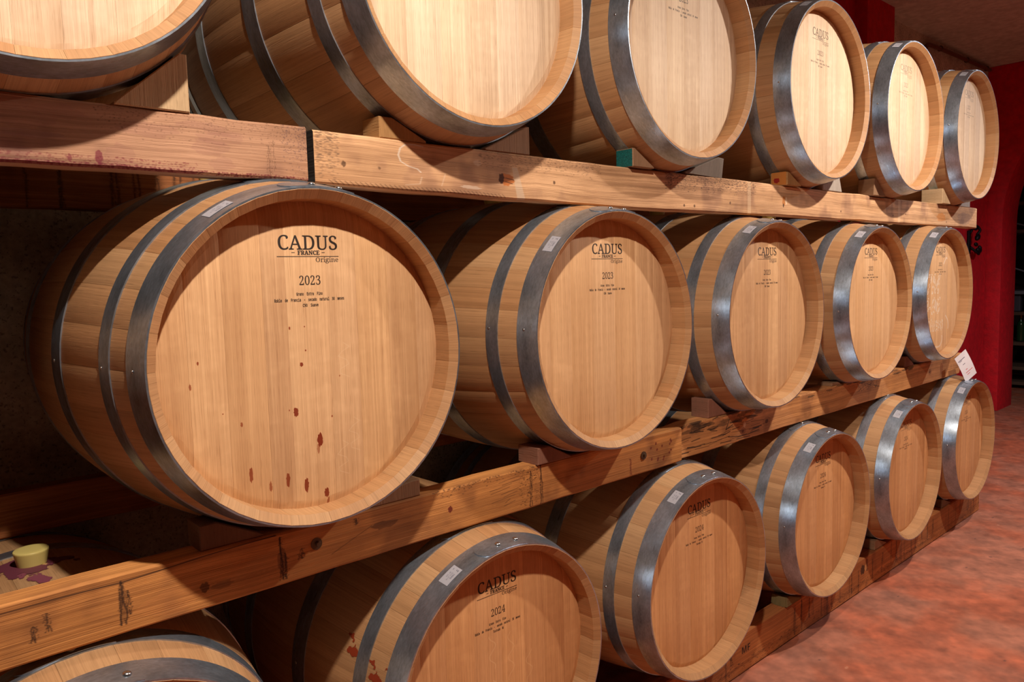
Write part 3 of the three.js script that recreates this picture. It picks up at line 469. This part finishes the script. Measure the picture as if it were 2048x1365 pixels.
// right wall with an arched opening
{
  const s = new THREE.Shape(); s.moveTo(-6.3, 0); s.lineTo(1.03, 0); s.lineTo(1.03, CEIL); s.lineTo(-6.3, CEIL); // shape x = -z
  const zL = -.885, zR = 1.5, spr = 1.72, r = (zR - zL) / 2; const hole = new THREE.Path(); hole.moveTo(-zL, -.001); hole.lineTo(-zR, -.001); hole.lineTo(-zR, spr); hole.absarc(-(zL + zR) / 2, spr, r, Math.PI, 0, true); hole.lineTo(-zL, -.001);
  const s2 = new THREE.Shape(); s2.moveTo(-6.3, 0); s2.lineTo(-zR, 0); s2.lineTo(-zR, spr); for (let i = 0; i <= 40; i++) { const a = Math.PI - Math.PI * i / 40; s2.lineTo(-(zL + zR) / 2 + Math.cos(a) * r, spr + Math.sin(a) * r); } s2.lineTo(-zL, 0); s2.lineTo(1.03, 0); s2.lineTo(1.03, CEIL); s2.lineTo(-6.3, CEIL);
  const g = new THREE.ExtrudeGeometry(s2, { depth: .42, bevelEnabled: true, bevelThickness: .008, bevelSize: .008, bevelOffset: -.008, bevelSegments: 2 }); g.rotateY(Math.PI / 2); g.translate(WALL_X, 0, 0);
  struct('wall_right', planarUV(toCreasedNormals(g, .5)), red);
}
struct('pillar', box(.42, CEIL, .11, 5.17, CEIL / 2, BACK_Z + .05), red);
struct('wall_back_panel', box(2.3, 2.25, .03, 6.53, 1.125, BACK_Z + .01), red);
struct('wall_back_band', box(.36, CEIL, .03, 4.78, CEIL / 2, BACK_Z + .01), red);
// room behind the arch
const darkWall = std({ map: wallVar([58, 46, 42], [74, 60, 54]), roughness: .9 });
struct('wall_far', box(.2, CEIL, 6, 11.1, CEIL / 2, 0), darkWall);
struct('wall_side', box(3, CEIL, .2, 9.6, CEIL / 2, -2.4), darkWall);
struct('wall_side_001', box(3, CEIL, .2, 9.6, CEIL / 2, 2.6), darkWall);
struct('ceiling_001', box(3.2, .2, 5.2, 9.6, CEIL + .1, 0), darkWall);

/* ---------- conduit along the ceiling corner ---------- */
{
  const t = thing('conduit_pipe', 'brown conduit pipe running along the ceiling corner at the back wall', 'pipe', [6.14, 2.6, BACK_Z]);
  const cv = new THREE.CatmullRomCurve3([[0, 0, .03], [0, .3, .03], [.005, .355, .03], [.06, .385, .03], [.4, .40, .03], [1.5, .425, .03]].map((p) => new THREE.Vector3(...p)), false, 'catmullrom', .2);
  part('pipe', new THREE.TubeGeometry(cv, 60, .016, 10), std({ color: new THREE.Color().setRGB(.17, .08, .04), roughness: .5, metalness: .3 }), t);
  for (const x of [.3, .9, 1.4]) { const g = new THREE.TorusGeometry(.018, .004, 6, 16).rotateY(Math.PI / 2); g.translate(x, .40 + (x - .4) * .0227, .03); part('clip', g, boltMat, t); }
}
/* ---------- wrought iron ornament on the red wall ---------- */
{
  const iron = std({ color: new THREE.Color().setRGB(.012, .012, .016), metalness: .6, roughness: .5 });
  const t = thing('iron_ornament', 'black wrought iron ornament on the red wall beside the chalk-marked barrel', 'ornament', [7.22, 1.40, BACK_Z + .025]); t.rotation.y = Math.PI / 2;
  part('backplate', new RoundedBoxGeometry(.02, .2, .05, 2, .006).translate(-.01, .12, -.03), iron, t);
  const curl = (a) => new THREE.TubeGeometry(new THREE.CatmullRomCurve3(a.map((p) => new THREE.Vector3(...p))), 30, .011, 8);
  part('scroll', curl([[-.02, .2, -.03], [-.05, .26, -.02], [-.08, .22, .01], [-.06, .18, .0]]), iron, t); part('scroll', curl([[-.02, .08, -.03], [-.06, .03, .02], [-.05, .02, .10], [-.04, .06, .14], [-.05, .085, .11]]), iron, t);
  for (const [x, y, z, s] of [[-.06, .24, -.02, .035], [-.07, .16, -.01, .04], [-.06, .05, .05, .04], [-.05, .06, .12, .035], [-.05, .1, .02, .03]]) { const g = new THREE.SphereGeometry(s, 10, 8); g.scale(.5, 1, .6); g.rotateX(x * 30 + z * 9); g.translate(x, y, z); part('leaf', g, iron, t); }
}
/* ---------- storage beyond the arch ---------- */
{
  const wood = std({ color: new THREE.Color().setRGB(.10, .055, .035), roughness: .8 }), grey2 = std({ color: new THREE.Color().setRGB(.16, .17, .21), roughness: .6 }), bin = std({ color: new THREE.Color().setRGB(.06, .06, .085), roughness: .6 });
  const t = thing('storage_rack', 'dark storage rack with shelves in the unlit room beyond the red arch', 'rack', [9.2, 0, -1.35]);
  for (const z of [-.45, .75]) for (const x of [0, .5]) part('post', new RoundedBoxGeometry(.05, 2.3, .05, 2, .004).translate(x, 1.15, z), wood, t);
  for (const y of [.06, .22, .48, .80, 1.02, 1.66, 1.95]) part('shelf', new RoundedBoxGeometry(.56, .035, 1.25, 2, .004).translate(.25, y, .15), y === 1.02 ? grey2 : wood, t);
  for (const [a, b] of [[1.52, 1.06], [1.95, 1.56]]) { const l = Math.hypot(1.2, a - b); const g = new THREE.CylinderGeometry(.009, .009, l, 8).rotateX(Math.PI / 2 + Math.atan2(a - b, 1.2)); g.translate(-.02, (a + b) / 2, .15); part('brace', g, grey2, t); }
  const crate = (z, y, label) => { const c = thing('storage_crate', label, 'crate', [9.42, y, z]); part('shell', new RoundedBoxGeometry(.4, .18, .34, 3, .012).translate(0, .09, 0), bin, c); part('lid', new RoundedBoxGeometry(.42, .02, .36, 2, .006).translate(0, .19, 0), grey2, c); };
  crate(-1.28, .8185, 'dark blue crate on the rack beyond the arch, nearest the red jamb'); crate(-.9, .8185, 'dark blue crate on the rack beyond the arch, farther from the jamb');
  const glass = std({ color: new THREE.Color().setRGB(.02, .05, .02), roughness: .15 }), pts = [[0, 0], [.036, 0], [.037, .01], [.037, .17], [.03, .2], [.014, .225], [.0135, .28], [.016, .282], [.016, .295], [0, .296]].map((p) => new THREE.Vector2(...p)), bg = new THREE.LatheGeometry(pts, 20);
  const foil = new THREE.CylinderGeometry(.0165, .0165, .05, 16).translate(0, .275, 0), gold = std({ color: new THREE.Color().setRGB(.35, .22, .05), metalness: .6, roughness: .4 });
  for (let i = 0; i < 7; i++) { const b = thing('wine_bottle', 'dark green wine bottle standing on the lower shelf beyond the arch', 'bottle', [9.3, .4985, -1.42 + i * .1], 'bottles on the shelf beyond the arch'); part('glass_body', bg, glass, b); part('foil_cap', foil, gold, b); }
  const s = thing('switch_box', 'small whitish box with a red light on the jamb beyond the arch', 'box', [8.4, 1.6, -1.2]); 
  s.position.set(9.32, 1.678, -1.27); part('housing', new RoundedBoxGeometry(.05, .24, .07, 2, .006).translate(0, .12, 0), std({ color: 0xd8d8de, roughness: .6 }), s); part('indicator', new THREE.SphereGeometry(.016, 10, 8).translate(-.03, .2, 0), std({ color: 0xc02030, roughness: .4 }), s);
}
/* ---------- ceiling lamps ---------- */
const lampMetal = std({ color: 0x8c8880, roughness: .5, metalness: .3 }), cordMat = std({ color: 0x181614, roughness: .7 });
LAMPS.forEach(([x, y, z, color, power, where]) => {
  const t = thing('pendant_lamp', 'flat metal pendant lamp ' + where, 'lamp', [x, y, z]);
  part('shade', new THREE.LatheGeometry([[.006, .085], [.03, .08], [.06, .055], [.15, .030], [.152, .027], [.058, .05], [.03, .074], [.006, .078]].map((p) => new THREE.Vector2(...p)), 48), lampMetal, t);
  part('cord', new THREE.CylinderGeometry(.004, .004, CEIL - y - .08, 8).translate(0, (CEIL - y + .08) / 2, 0), cordMat, t);
  part('canopy', new THREE.CylinderGeometry(.05, .055, .025, 24).translate(0, CEIL - y - .0125, 0), lampMetal, t);
  const b = part('bulb', new THREE.SphereGeometry(.04, 24, 16).translate(0, .035, 0), std({ color: 0xffffff, emissive: color, emissiveIntensity: 6, roughness: .6 }), t); b.castShadow = false;
  const l = new THREE.SpotLight(color, power, 0, 85 * D2R, .4, 2); l.name = 'light'; l.position.set(0, -.012, 0); l.target.position.set(0, -1, 0); l.castShadow = true; l.shadow.radius = 1.6; l.shadow.mapSize.set(2048, 2048); t.add(l); t.add(l.target);
});
renderer.render(scene, camera);
